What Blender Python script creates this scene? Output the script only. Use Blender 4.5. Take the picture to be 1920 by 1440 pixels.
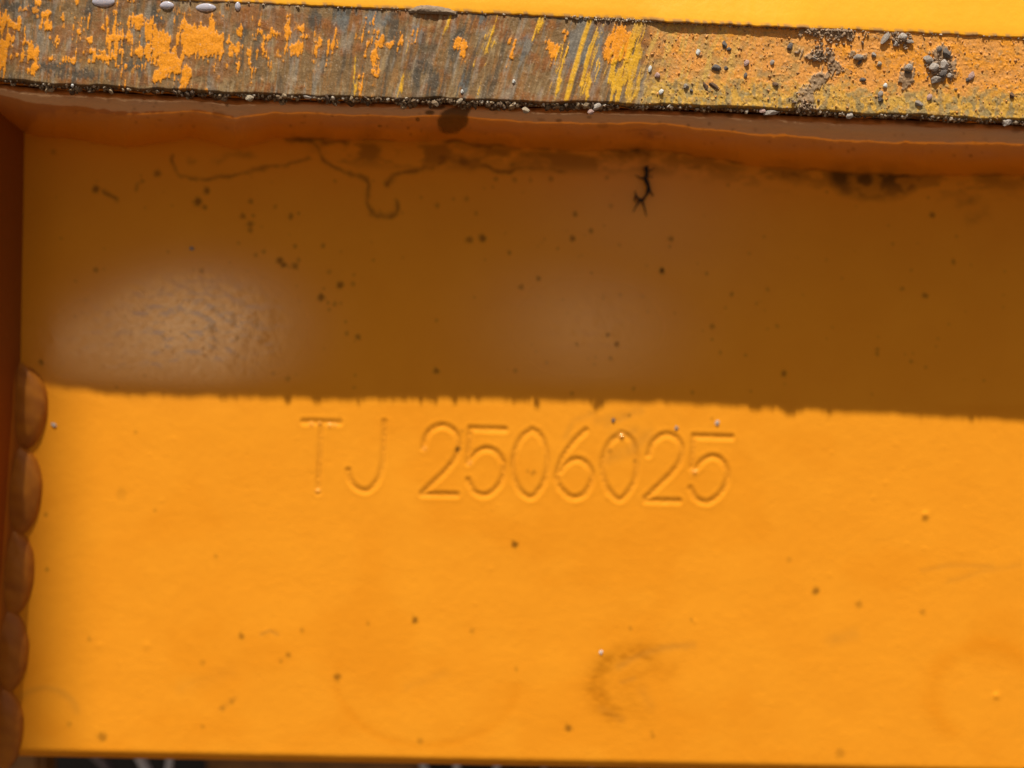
import bpy, bmesh, math, random
import numpy as np
from mathutils import Vector

for o in list(bpy.data.objects): bpy.data.objects.remove(o)
scene = bpy.context.scene
C = scene.collection
rng = np.random.default_rng(7); random.seed(7)

# ------------------------------------------------------------------ camera, sky, sun, exposure
S = 1.0 / 15000.0            # one drawing unit (1/15 mm) in metres
D = 2250.0                   # camera to stamped plate, drawing units
cam_d = bpy.data.cameras.new('camera'); cam = bpy.data.objects.new('camera', cam_d); C.objects.link(cam)
cam.location = (0, -D*S, 0); cam.rotation_euler = (math.radians(90), 0, 0)
cam_d.sensor_width = 36; cam_d.lens = 36*D/1920.0
cam_d.clip_start = 0.005; cam_d.clip_end = 400
cam_d.dof.use_dof = True; cam_d.dof.focus_distance = (D-215)*S; cam_d.dof.aperture_fstop = 9.0
scene.camera = cam
SUN = Vector((-0.042, -0.392, 0.915)).normalized()
w = bpy.data.worlds.new('World'); scene.world = w; w.use_nodes = True
nt = w.node_tree; nt.nodes.clear()
sky = nt.nodes.new('ShaderNodeTexSky'); sky.sky_type = 'NISHITA'; sky.sun_disc = False; sky.dust_density = 3.5; sky.ozone_density = 0.6
sky.sun_elevation = math.asin(SUN.z); sky.sun_rotation = math.atan2(SUN.x, SUN.y)
bg = nt.nodes.new('ShaderNodeBackground'); bg.inputs[1].default_value = 0.05
out = nt.nodes.new('ShaderNodeOutputWorld'); nt.links.new(sky.outputs[0], bg.inputs[0]); nt.links.new(bg.outputs[0], out.inputs[0])
sun_d = bpy.data.lights.new('sun', 'SUN'); sun_d.energy = 4.8; sun_d.angle = math.radians(0.7); sun_d.color = (1.0, 0.995, 0.93)
sun = bpy.data.objects.new('sun', sun_d); C.objects.link(sun); sun.rotation_euler = (-SUN).to_track_quat('-Z', 'Y').to_euler()
scene.view_settings.view_transform = 'Standard'; scene.view_settings.look = 'None'
scene.view_settings.exposure = 0.54; scene.view_settings.gamma = 1

# ------------------------------------------------------------------ helpers
def Wp(u, v, h):
    """drawing coordinates (as seen on the plate's plane) at height h off the plate -> metres"""
    k = (D-h)/D
    return np.stack([(u-960)*k*S, -h*S + 0*u, (720-v)*k*S], -1)
def lin(c):
    c = np.asarray(c, float)/255.0
    return np.where(c <= 0.04045, c/12.92, ((c+0.055)/1.055)**2.4)
def smooth(a, b, x):
    t = np.clip((x-a)/(b-a), 0, 1); return t*t*(3-2*t)
TAB = rng.random((512, 512))
def vn(x, y, seed=0):
    x = x + seed*17.31; y = y + seed*9.77
    xi = np.floor(x).astype(int); yi = np.floor(y).astype(int)
    fx = x-xi; fy = y-yi; fx = fx*fx*(3-2*fx); fy = fy*fy*(3-2*fy)
    g = lambda a, b: TAB[a % 512, b % 512]
    return (g(xi, yi)*(1-fx)+g(xi+1, yi)*fx)*(1-fy)+(g(xi, yi+1)*(1-fx)+g(xi+1, yi+1)*fx)*fy
def fbm(x, y, seed=0, oc=4, gain=0.5):
    s = 0; a = 1; t = 0
    for i in range(oc):
        s = s+a*vn(x*2**i, y*2**i, seed+i*3); t += a; a *= gain
    return s/t
def dist_seg(u, v, pts):
    """distance to a polyline"""
    d = np.full(u.shape, 1e9)
    for (x0, y0), (x1, y1) in zip(pts[:-1], pts[1:]):
        dx, dy = x1-x0, y1-y0; L = dx*dx+dy*dy+1e-9
        t = np.clip(((u-x0)*dx+(v-y0)*dy)/L, 0, 1)
        d = np.minimum(d, np.hypot(u-x0-t*dx, v-y0-t*dy))
    return d
def catmull(pts, n=6):
    P = [pts[0]]+list(pts)+[pts[-1]]; o = []
    for i in range(1, len(P)-2):
        p0, p1, p2, p3 = [np.array(q, float) for q in P[i-1:i+3]]
        for k in range(n):
            t = k/n
            o.append(tuple(0.5*((2*p1)+(-p0+p2)*t+(2*p0-5*p1+4*p2-p3)*t*t+(-p0+3*p1-3*p2+p3)*t**3)))
    o.append(tuple(pts[-1])); return o
def ell(u, v, cx, cy, rx, ry, rot=0):
    """1 at centre, 0 on the rim, negative outside"""
    c, s = math.cos(math.radians(rot)), math.sin(math.radians(rot))
    a = ((u-cx)*c+(v-cy)*s)/rx; b = (-(u-cx)*s+(v-cy)*c)/ry
    return 1-np.hypot(a, b)
def mixc(a, b, m):
    m = np.clip(m, 0, 1)[..., None]; return a*(1-m)+b*m

def grid_mesh(name, P, col=None, gloss=None, mask=None, normals=None):
    """mesh from an (n, m, 3) array of points; mask picks the faces"""
    n, m = P.shape[:2]
    idx = np.arange(n*m).reshape(n, m)
    q = np.stack([idx[:-1, :-1], idx[1:, :-1], idx[1:, 1:], idx[:-1, 1:]], -1).reshape(-1, 4)
    if mask is not None: q = q[mask.reshape(-1)]
    used = np.unique(q); re = np.full(n*m, -1); re[used] = np.arange(len(used)); q = re[q]
    pts = P.reshape(-1, 3)[used]
    me = bpy.data.meshes.new(name)
    me.vertices.add(len(pts)); me.vertices.foreach_set('co', pts.astype(np.float32).ravel())
    me.loops.add(q.size); me.loops.foreach_set('vertex_index', q.astype(np.int32).ravel())
    me.polygons.add(len(q)); me.polygons.foreach_set('loop_start', np.arange(0, q.size, 4, dtype=np.int32))
    me.update(calc_edges=True); me.validate()
    me.polygons.foreach_set('use_smooth', np.ones(len(q), bool))
    if col is not None:
        a = me.attributes.new('Col', 'FLOAT_COLOR', 'POINT')
        c = np.concatenate([col.reshape(-1, 3)[used], np.ones((len(used), 1))], 1)
        a.data.foreach_set('color', c.astype(np.float32).ravel())
    if gloss is not None:
        a = me.attributes.new('gloss', 'FLOAT', 'POINT'); a.data.foreach_set('value', gloss.reshape(-1)[used].astype(np.float32))
    if normals is not None:
        me.normals_split_custom_set_from_vertices(normals.reshape(-1, 3)[used].tolist())
    return me
def grid_normals(P):
    du = np.gradient(P, axis=1); dv = np.gradient(P, axis=0)
    n = np.cross(dv, du); n /= np.linalg.norm(n, axis=-1, keepdims=True)+1e-20
    return n
def link(name, me, mat, parent=None):
    o = bpy.data.objects.new(name, me); C.objects.link(o)
    if mat and not me.materials: me.materials.append(mat)
    if parent: o.parent = parent
    return o
def tag(o, label=None, cat=None, group=None, kind=None):
    if label: o['label'] = label
    if cat: o['category'] = cat
    if group: o['group'] = group
    if kind: o['kind'] = kind
    return o

# ------------------------------------------------------------------ materials
def new_mat(name):
    m = bpy.data.materials.new(name); m.use_nodes = True
    t = m.node_tree; return m, t, t.nodes['Principled BSDF']
def attr(t, name, kind='GEOMETRY'):
    a = t.nodes.new('ShaderNodeAttribute'); a.attribute_name = name; return a
def noise(t, scale, detail=3, rough=0.5, vec=None):
    n = t.nodes.new('ShaderNodeTexNoise'); n.inputs['Scale'].default_value = scale
    n.inputs['Detail'].default_value = detail; n.inputs['Roughness'].default_value = rough
    if vec: t.links.new(vec, n.inputs['Vector'])
    return n
def objco(t, scale=(1, 1, 1)):
    tc = t.nodes.new('ShaderNodeTexCoord'); mp = t.nodes.new('ShaderNodeMapping'); mp.inputs['Scale'].default_value = scale
    t.links.new(tc.outputs['Object'], mp.inputs['Vector']); return mp.outputs[0]
def ramp(t, fac, stops):
    r = t.nodes.new('ShaderNodeValToRGB'); t.links.new(fac, r.inputs[0])
    e = r.color_ramp.elements
    while len(e) < len(stops): e.new(0.5)
    for k, (p, c) in enumerate(stops): e[k].position = p; e[k].color = (*c, 1) if len(c) == 3 else c
    return r
def mult(t, a, b, fac=1):
    m = t.nodes.new('ShaderNodeMix'); m.data_type = 'RGBA'; m.blend_type = 'MULTIPLY'; m.inputs[0].default_value = fac
    t.links.new(a, m.inputs[6]); t.links.new(b, m.inputs[7]); return m.outputs[2]
def bump(t, h, dist, prev=None, strength=1):
    b = t.nodes.new('ShaderNodeBump'); b.inputs['Distance'].default_value = dist; b.inputs['Strength'].default_value = strength
    t.links.new(h, b.inputs['Height'])
    if prev: t.links.new(prev, b.inputs['Normal'])
    return b.outputs[0]

def paint_material(name, use_attr=True, base=(0.8, 0.3, 0.01), peel=1.0):
    m, t, p = new_mat(name)
    co = objco(t)
    fine = noise(t, 5200, 3, 0.6, co); cloud = noise(t, 130, 4, 0.55, co)
    r1 = ramp(t, fine.outputs[0], [(0.3, (0.965, 0.955, 0.93)), (0.7, (1, 1, 1))])
    r2 = ramp(t, cloud.outputs[0], [(0.35, (0.965, 0.94, 0.9)), (0.65, (1, 1, 1))])
    if use_attr: col = attr(t, 'Col').outputs['Color']
    else:
        rgb = t.nodes.new('ShaderNodeRGB'); rgb.outputs[0].default_value = (*base, 1); col = rgb.outputs[0]
    t.links.new(mult(t, mult(t, col, r1.outputs[0]), r2.outputs[0]), p.inputs['Base Color'])
    p.inputs['Roughness'].default_value = 0.42
    pe = noise(t, 900, 2, 0.5, co); pe2 = noise(t, 3800, 3, 0.6, co)
    b = bump(t, pe.outputs[0], 0.000034*peel); b = bump(t, pe2.outputs[0], 0.0000065*peel, b)
    t.links.new(b, p.inputs['Normal'])
    p.inputs['IOR'].default_value = 2.6; p.inputs['Specular Tint'].default_value = (1.0, 0.76, 0.52, 1)
    if use_attr:
        g = attr(t, 'gloss').outputs['Fac']
        mr_ = t.nodes.new('ShaderNodeMapRange'); mr_.inputs[3].default_value = 0.02; mr_.inputs[4].default_value = 1.0; t.links.new(g, mr_.inputs[0]); t.links.new(mr_.outputs[0], p.inputs['Specular IOR Level'])
        mq = t.nodes.new('ShaderNodeMapRange'); mq.inputs[1].default_value = 0.0; mq.inputs[2].default_value = 0.35; mq.inputs[3].default_value = 0.42; mq.inputs[4].default_value = 0.075; t.links.new(g, mq.inputs[0]); t.links.new(mq.outputs[0], p.inputs['Roughness'])
    else: p.inputs['Specular IOR Level'].default_value = 0.05
    return m
M_paint = paint_material('yellow_paint')
M_plain = paint_material('yellow_paint_plain', False, (0.80, 0.31, 0.012))

def worn_material():
    m, t, p = new_mat('worn_steel_edge')
    co = objco(t); cs = objco(t, (1, 1, 0.16))
    fine = noise(t, 4200, 4, 0.7, co); st = noise(t, 3600, 3, 0.6, cs)
    r1 = ramp(t, fine.outputs[0], [(0.3, (0.74, 0.72, 0.7)), (0.7, (1.08, 1.08, 1.08))])
    r2 = ramp(t, st.outputs[0], [(0.3, (0.8, 0.8, 0.8)), (0.7, (1.05, 1.05, 1.05))])
    t.links.new(mult(t, mult(t, attr(t, 'Col').outputs['Color'], r1.outputs[0]), r2.outputs[0], 0.6), p.inputs['Base Color'])
    p.inputs['Roughness'].default_value = 0.62; p.inputs['Specular IOR Level'].default_value = 0.15
    b = bump(t, fine.outputs[0], 0.00005); b = bump(t, st.outputs[0], 0.00006, b)
    t.links.new(b, p.inputs['Normal'])
    return m
M_worn = worn_material()

def simple(name, c, rough=0.8, scale=3000, bd=0.0001, var=0.35):
    m, t, p = new_mat(name); co = objco(t)
    n = noise(t, scale, 4, 0.65, co)
    a = np.array(c)
    r = ramp(t, n.outputs[0], [(0.3, tuple(a*(1-var))), (0.7, tuple(np.minimum(a*(1+var*0.6), 0.9)))])
    t.links.new(r.outputs[0], p.inputs['Base Color']); p.inputs['Roughness'].default_value = rough
    t.links.new(bump(t, n.outputs[0], bd), p.inputs['Normal'])
    return m
M_dirtcol = None
def dirt_attr_material():
    m, t, p = new_mat('dirt_crumbs'); co = objco(t)
    n = noise(t, 5000, 3, 0.7, co); r = ramp(t, n.outputs[0], [(0.3, (0.6, 0.58, 0.55)), (0.7, (1, 1, 1))])
    t.links.new(mult(t, attr(t, 'Col').outputs['Color'], r.outputs[0]), p.inputs['Base Color'])
    p.inputs['Roughness'].default_value = 0.9; t.links.new(bump(t, n.outputs[0], 0.00008), p.inputs['Normal'])
    return m
M_crumb = dirt_attr_material()

# ------------------------------------------------------------------ root of the welded frame
frame = bpy.data.objects.new('machine_frame', None); C.objects.link(frame); frame.location = (0, 0, 0)
tag(frame, 'yellow painted steel machine frame with stamped serial number below its worn bare edge', 'machine frame')

YEL = np.array([0.80, 0.282, 0.014])
interp = lambda u, xs, ys: np.interp(u, xs, ys)
VT = lambda u: -15+0.045*u
vb_x = [-400, 0, 70, 170, 300, 450, 640, 850, 960, 1100, 1280, 1500, 1700, 1920, 2400]
vb_y = [138, 150, 158, 164, 171, 178, 185, 189, 195, 196, 202, 211, 219, 230, 250]
VB = lambda u: interp(u, vb_x, vb_y)
toe_x = [-400, 0, 60, 150, 240, 300, 360, 440, 520, 640, 760, 850, 930, 1000, 1130, 1200, 1290, 1400, 1500, 1600, 1750, 1920, 2400]
toe_y = [225, 236, 252, 262, 275, 268, 257, 280, 258, 262, 266, 264, 272, 279, 283, 279, 290, 309, 317, 326, 329, 328, 335]
TOE = lambda u: interp(u, toe_x, toe_y)
EDGE = lambda u: 1400+0.0195*u                   # lower edge of the plate
WALL = lambda v: 40-0.068*(v-750)*(v > 750)+0.012*(750-v)*(v <= 750)

# ------------------------------------------------------------------ stamped plate
a4 = lambda p: [(540+x*0.2396, 720+y*0.2396) for x, y in p]
a5 = lambda p: [(940+x*0.2396, 720+y*0.2396) for x, y in p]
chars = [
 ('stamped_letter', [a4([(120, 296), (405, 302)]), a4([(262, 300), (248, 560), (235, 845)])]),
 ('stamped_letter', [catmull(a4([(755, 300), (750, 450), (735, 640), (700, 760), (620, 835), (540, 815), (488, 755), (472, 680)]))]),
 ('stamped_digit', [catmull(a4([(1060, 500), (1075, 430), (1115, 365), (1190, 328), (1265, 342), (1322, 400), (1338, 490), (1310, 580), (1230, 685), (1130, 780), (1050, 858)])), a4([(1050, 862), (1320, 868)])]),
 ('stamped_digit', [a4([(1430, 350), (1700, 358)]), a4([(1425, 350), (1415, 480), (1410, 605)]), catmull(a4([(1410, 615), (1470, 545), (1545, 508), (1625, 532), (1682, 610), (1684, 700), (1655, 785), (1590, 852), (1520, 872), (1450, 835), (1410, 755)]))]),
 ('stamped_digit', [catmull(a5([(240, 360), (310, 410), (350, 520), (360, 640), (335, 760), (290, 840), (230, 888), (160, 850), (110, 760), (90, 640), (110, 520), (160, 420), (240, 360)]))]),
 ('stamped_digit', [catmull(a5([(660, 365), (580, 440), (500, 545), (450, 650), (435, 740), (470, 825), (550, 888), (635, 872), (690, 800), (712, 720), (690, 650), (630, 600), (560, 595), (500, 635), (455, 690)]))]),
 ('stamped_digit', [catmull(a5([(940, 390), (1010, 430), (1050, 520), (1058, 640), (1040, 760), (990, 850), (930, 905), (870, 870), (820, 790), (790, 680), (800, 570), (850, 460), (940, 390)]))]),
 ('stamped_digit', [catmull(a5([(1150, 555), (1180, 470), (1240, 412), (1305, 395), (1375, 430), (1412, 500), (1400, 600), (1340, 690), (1250, 780), (1130, 895)])), a5([(1130, 913), (1390, 918)])]),
 ('stamped_digit', [a5([(1510, 410), (1800, 418)]), a5([(1505, 410), (1495, 520), (1490, 655)]), catmull(a5([(1505, 682), (1570, 605), (1650, 568), (1725, 600), (1768, 690), (1757, 780), (1710, 862), (1620, 925), (1530, 900), (1480, 820)]))]),
]
us = np.concatenate([np.arange(-60, 548, 2.4), np.arange(548, 1402, 1.5), np.arange(1402, 1932, 2.5), np.arange(1940, 2500, 14)])
vs = np.concatenate([np.arange(170, 776, 2.4), np.arange(776, 962, 1.5), np.arange(962, 1401, 2.4)])
U, V = np.meshgrid(us, vs)
k = smooth(1000, 1400, V); 
V = V + np.clip((V-1000)/(vs[-1]-1000), 0, 1)*(EDGE(U)-vs[-1])
H = 2.0*(fbm(U/260, V/260, 3, 2)-0.5) + 0.5*(fbm(U/60, V/45, 8, 2)-0.5) + 0.10*(fbm(U/14, V/14, 12, 2)-0.5)
xw = np.clip((290-U)/200, 0, 2); H = H + 3*xw**2.2*smooth(300, 700, V)
# groove fields
groove = np.zeros_like(U); owner = np.full(U.shape, -1); best = np.full(U.shape, 11.5)
jit = 1+0.6*(fbm(U/5, V/3.5, 31, 2)-0.5)
mis = [1.0, 0.95, 1.05, 1.05, 0.95, 1.0, 0.95, 1.05, 1.05]
box = (U > 550) & (U < 1400) & (V > 776) & (V < 962)
for ci, (nm, lines) in enumerate(chars):
    d = np.full(U.shape, 1e9)
    allp = [q for l in lines for q in l]
    x0 = min(q[0] for q in allp)-22; x1 = max(q[0] for q in allp)+22
    sel = box & (U > x0) & (U < x1)
    uu, vv = U[sel], V[sel]; dd = np.full(uu.shape, 1e9)
    for l in lines: dd = np.minimum(dd, dist_seg(uu, vv, l))
    d[sel] = dd
    g = 1.85*mis[ci]*(np.exp(-(d/5.0)**2)) - 0.25*np.exp(-((d-10.5)/3.2)**2)
    groove = np.where(np.abs(g) > np.abs(groove), g, groove)
    o = (d < best); owner[o] = ci; best = np.where(o, d, best)
H = H - groove*jit
# shallow marks: spatter bumps, ring marks, rub mark
def bumpat(cx, cy, r, a): 
    global H; H = H + a*np.exp(-(((U-cx)**2+(V-cy)**2)/r**2))
for cx, cy, r, a in [(1868, 1305, 6, 1.8), (1735, 965, 6, 1.6), (1166, 818, 4, 1.5), (596, 921, 4, 1.0), (1302, 885, 4.5, 1.2), (1700, 1020, 4, .5), (1733, 1028, 4, .4),
                     (1660, 905, 4, .4), (1555, 1078, 4, .4), (275, 1210, 7, .7), (185, 1211, 6, .4), (250, 745, 8, .4), (1302, 1165, 4, .5), (1345, 1040, 6, .3), (500, 1185, 6, .6), (1490, 1165, 8, .4)]:
    bumpat(cx, cy, r, a)
for _ in range(240):
    bumpat(rng.uniform(60, 1920), rng.uniform(780, 1400), rng.uniform(2.5, 5), rng.uniform(-.3, .35))
col = np.ones(U.shape+(3,))*YEL
wob = 14*(fbm(U/50, V/50, 41, 3)-0.5)
def arc(cx, cy, rx, ry, wd, a0, a1):
    r = np.hypot((U-cx)/rx, (V-cy)/ry); ang = np.degrees(np.arctan2((V-cy)/ry, (U-cx)/rx)) % 360
    inside = smooth(a0-25, a0+10, ang)*(1-smooth(a1-10, a1+25, ang)) if a0 >= 0 else np.maximum(1-smooth(a1-10, a1+25, ang), smooth(360+a0-25, 360+a0+10, ang))
    return np.exp(-(((r-1)*min(rx, ry)+wob*0.6)/wd)**2)*inside
ORG = lin((232, 135, 18))*0.86
TAN = lin((200, 130, 42))*0.86
ring = arc(800, 1280, 168, 118, 7, 0, 190)*0.3*(0.3+1.2*fbm(U/40, V/40, 44, 3))
col = mixc(col, ORG, ring); H = H-0.5*ring
ring2 = arc(1850, 1300, 105, 90, 18, 130, 350)*0.45*(0.3+1.2*fbm(U/45, V/45, 46, 3)); col = mixc(col, ORG, ring2); H = H+0.5*ring2
ring3 = arc(85, 1340, 60, 50, 6, 190, 350)*0.35; col = mixc(col, TAN, ring3)
sw = np.maximum(arc(1195, 1290, 78, 64, 17, 120, 290), 0.4*arc(1230, 1300, 60, 44, 20, 100, 300))*(0.25+1.5*fbm(U/16, V/9, 51, 4)); col = mixc(col, lin((206, 124, 20))*0.8, sw*0.7); H = H-0.9*sw*(fbm(U/12, V/6, 52, 2))
for seg, wd, a in [([(1160, 1250), (1200, 1228), (1240, 1215), (1300, 1210)], 7, .5), ([(1165, 1280), (1190, 1272)], 4, .6), ([(1205, 1295), (1220, 1325)], 10, .25), ([(1130, 1330), (1165, 1350)], 8, .3),
                   ([(1730, 1070), (1780, 1060), (1860, 1062)], 5, .3), ([(1780, 1090), (1850, 1070), (1910, 1060)], 6, .25), ([(1560, 1200), (1600, 1190)], 12, .3), ([(760, 1290), (835, 1262)], 9, .18), ([(340, 1290), (430, 1260)], 14, .16),
                   ([(1060, 820), (1075, 790), (1110, 775)], 6, .3), ([(1135, 800), (1180, 780)], 5, .3), ([(1140, 860), (1180, 845), (1215, 815)], 12, .4), ([(1150, 815), (1190, 808)], 10, .35), ([(1120, 790), (1200, 770)], 9, .3), ([(490, 1190), (505, 1182), (520, 1190)], 3.5, .55), ([(415, 1330), (440, 1310)], 5, .3)]:
    mk = np.exp(-(dist_seg(U, V, seg)/wd)**2)*a*(0.5+fbm(U/9, V/9, 55, 3)); col = mixc(col, TAN, mk); H = H-0.4*mk
cl = smooth(0.5, 0.68, fbm(U/170, V/120, 61, 4)); col = mixc(col, ORG, 0.22*cl*(V > 760))
# dust film and dirt in the corner under the weld
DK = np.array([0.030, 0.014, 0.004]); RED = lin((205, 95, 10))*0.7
shade_tint = smooth(900, 300, V)*smooth(800, 740, V)
dots = [(905,447,6,.9),(880,450,6,.7),(1074,447,5,.8),(1258,448,5,.7),(1108,433,4.5,.7),(1078,402,4.5,.7),(1241,508,5,1),(1010,522,4,.7),(977,538,4.5,.6),(955,474,4,.6),(1156,645,4.5,.8),(1140,628,4,.7),(1145,672,4,.5),(1082,645,3,.5),
 (818,695,5,.8),(966,695,4,.4),(1072,738,4,.5),(1188,729,4,.4),(638,535,6,.9),(602,557,6.5,.9),(615,568,3,.5),(628,570,4,.5),(671,632,5,.7),(650,625,4,.5),(648,603,3,.5),(662,533,4,.5),(617,510,4,.4),(525,488,6,.9),(532,497,5,.9),(553,499,6,.7),(560,488,4,.4),
 (480,478,3.5,.5),(495,472,3.5,.5),(553,462,4,.6),(606,461,4,.6),(180,506,4.5,.6),(378,508,4,.6),(445,634,5,.6),(395,615,6,.4),(77,679,5,.8),(540,710,5,.4),(388,358,6,.9),(371,378,7,.9),(384,389,4.5,.7),(470,378,4.5,.6),(455,405,5,.7),(475,404,3,.6),(469,420,6,.7),(469,431,5,.6),
 (545,406,5,.7),(516,387,4,.4),(560,400,3,.5),(295,325,6,.7),(180,355,6,.9),(28,408,6,.5),(267,340,4,.5),(100,285,5,.4),(1325,513,3.5,.6),(1372,552,3.5,.6),(1335,612,4.5,.6),(1440,543,3.5,.4),(1457,611,3.5,.5),(1645,655,3.5,.5),(1645,664,4,.5),(1692,541,4,.5),(1735,555,5,.7),(1788,491,4,.6),
 (1708,678,3.5,.5),(1470,700,5,.8),(1748,403,5,.8),(1350,661,3.5,.4),(1298,736,4,.4),(930,335,4,.5),(965,337,5,.4),(995,338,4,.4),(1033,335,5,.5),(1138,333,4,.5),(1146,386,4,.4),(820,385,4,.5),(850,373,3,.4),(875,373,5,.4),(893,400,4,.4),(790,370,3,.4),
 (965,1021,6,.95),(1530,1108,6.5,.8),(1610,1133,6.5,.45),(1735,972,6,.5),(1066,1365,6.5,.8),(778,1163,6,.9),(632,1270,6.5,.75),(453,1193,5.5,.7),(192,1382,9,.6),(32,1265,8,1.2),(540,1228,5,.6),(527,1240,4,.35),(566,1182,4,.4),(690,1170,4,.35),(885,1183,5,.35),(858,842,5,1),(1150,787,4.5,.6),
 (1180,779,4,.5),(1143,845,5,.5),(1190,865,3.5,.5),(1000,886,5,.45),(990,884,4,.3),(866,808,3.5,.4),(1335,785,3.5,.3),(1225,1380,4,.4),(1222,1374,4,.25),(380,1243,5,.3),(380,1362,4,.3),(435,1315,5,.4),(417,1328,5,.4),(167,1198,4,.4),(88,1068,4,.5),(1730,1148,5,.45),(1575,1412,9,.35),(968,1255,4,.35),(1182,1178,4,.35),
 (1297,1162,4,.4),(787,1390,6,.4),(130,1358,5,.3),(405,1043,4,.35),(290,957,3.5,.35),(86,965,3.5,.5),(228,925,10,.2),(255,810,3.5,.3),(1480,1049,5,.25)]
dirt = np.zeros_like(U)
rag = 1+0.9*(fbm(U/3.2, V/3.2, 71, 2)-0.5)
for cx, cy, r, a in dots:
    if a < 1: a *= 0.8
    sel = (np.abs(U-cx) < 4*r) & (np.abs(V-cy) < 4*r)
    r = r*1.05
    dirt[sel] = np.maximum(dirt[sel], min(a, 1)*np.exp(-(np.hypot(U[sel]-cx, (V[sel]-cy)*0.95)*rag[sel]/r)**4))
for _ in range(160):
    cx, cy, r = rng.uniform(100, 1900), rng.uniform(300, 740), rng.uniform(1.8, 3.4)
    sel = (np.abs(U-cx) < 4*r) & (np.abs(V-cy) < 4*r)
    dirt[sel] = np.maximum(dirt[sel], rng.uniform(.1, .4)*np.exp(-(np.hypot(U[sel]-cx, V[sel]-cy)*rag[sel]/r)**4))
sx = U+7*(fbm(U/22, V/22, 81, 3)-0.5)*2; sy = V+7*(fbm(U/20, V/20, 85, 3)-0.5)*2
def stroke(pts, wd, a, rg=1.0):
    global dirt
    d = dist_seg(sx, sy, catmull(pts, 4))
    n = np.clip(fbm(U/13, V/13, 91, 3)*1.9-0.3, 0, 1)
    dirt = np.maximum(dirt, a*np.exp(-(d/wd)**2)*(1-rg+rg*n))
stroke([(325, 292), (328, 315), (340, 331), (380, 334), (430, 329), (480, 318), (540, 308), (580, 296)], 3.6, .6, .7)
stroke([(560, 258), (585, 266), (600, 285), (610, 305), (640, 318), (672, 330), (692, 346), (690, 378), (705, 400), (725, 408), (743, 400), (743, 378)], 4.5, .62, .6)
stroke([(728, 345), (742, 330), (780, 318), (830, 306), (870, 300), (905, 312), (945, 321), (985, 314), (1015, 318), (1060, 322)], 5, .68, .6)
stroke([(700, 398), (725, 406), (742, 398)], 6, .6, .6)
stroke([(540, 258), (600, 262), (650, 268)], 6, .8, .5)
stroke([(830, 296), (860, 300), (890, 308)], 12, .75, .6)
stroke([(835, 265), (870, 268), (920, 277)], 5, .8, .6)
stroke([(960, 308), (1010, 305), (1050, 318)], 7, .6, .7)
stroke([(1150, 280), (1190, 282), (1215, 288)], 6, .85, .4)
stroke([(1470, 325), (1498, 332)], 10, .8, .5)
stroke([(195, 360), (215, 376)], 4, .7, .4); stroke([(255, 352), (252, 358)], 3, .6, .4); stroke([(258, 345), (252, 356)], 3, .4, .4)
stroke([(405, 302), (430, 290), (470, 290)], 7, .35, .7); stroke([(355, 300), (366, 300)], 5, .3, .5)
stroke([(1800, 378), (1830, 372)], 10, .4, .8); stroke([(1820, 410), (1845, 395)], 12, .3, .8); stroke([(1860, 345), (1912, 345)], 14, .4, .8)
pat = np.clip((ell(sx, sy, 1640, 330, 86, 46)+0.15)*4, 0, 1)*(0.5+0.5*smooth(0.36, 0.55, fbm(U/24, V/18, 95, 3)))*(0.55+0.45*smooth(372, 335, V))
dirt = np.maximum(dirt, 0.9*pat)
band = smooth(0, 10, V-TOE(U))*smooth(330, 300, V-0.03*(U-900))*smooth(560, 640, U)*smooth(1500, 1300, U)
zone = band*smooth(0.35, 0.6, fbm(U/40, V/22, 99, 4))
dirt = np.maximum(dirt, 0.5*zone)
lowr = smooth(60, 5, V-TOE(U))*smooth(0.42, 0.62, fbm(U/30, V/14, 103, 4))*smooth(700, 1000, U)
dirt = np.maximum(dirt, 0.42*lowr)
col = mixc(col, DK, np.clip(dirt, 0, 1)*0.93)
col = mixc(col, TAN*0.8, 0.22*np.clip(groove, 0, 1)*(0.4+fbm(U/9, V/9, 57, 3)))
# sun-faded/cleaned film: glossy rubbed areas keep a sheen
gl = np.exp(-(np.hypot((U-368)/160, (V-618)/98))**2.3)*0.97
gl = 1-(1-gl)*(1-0.36*np.exp(-(np.hypot((U-190)/120, (V-650)/75))**2))
gl = np.maximum(gl, 0.30*np.exp(-(np.hypot((U-1100)/170, (V-615)/115))**2.0))
gl = np.maximum(gl, 0.10*np.exp(-(np.hypot((U-1200)/200, (V-420)/200))**2))
gl = gl*(1-dirt)
for cx, cy, r, a in [(584, 795, 4, 1.6), (599, 794, 3, 1.6), (618, 797, 4, 1.4), (628, 797, 3, 1), (596, 921, 4.5, 1.6), (1166, 818, 5, 2.6), (1302, 885, 5, 2.0), (796, 841, 4, 1.5), (881, 868, 4, 1.2)]:
    e_ = np.exp(-((U-cx)**2+(V-cy)**2)/r**2); H = H+a*e_; gl = np.maximum(gl, np.clip(1.6*e_, 0, 1))
gl = gl*(0.25+0.75*smooth(742, 700, V)) if True else gl
H = H + 1.4*gl*(fbm(U/19, V/12, 111, 2)-0.5)*(V < 742)
P = Wp(U, V, H)
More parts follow.
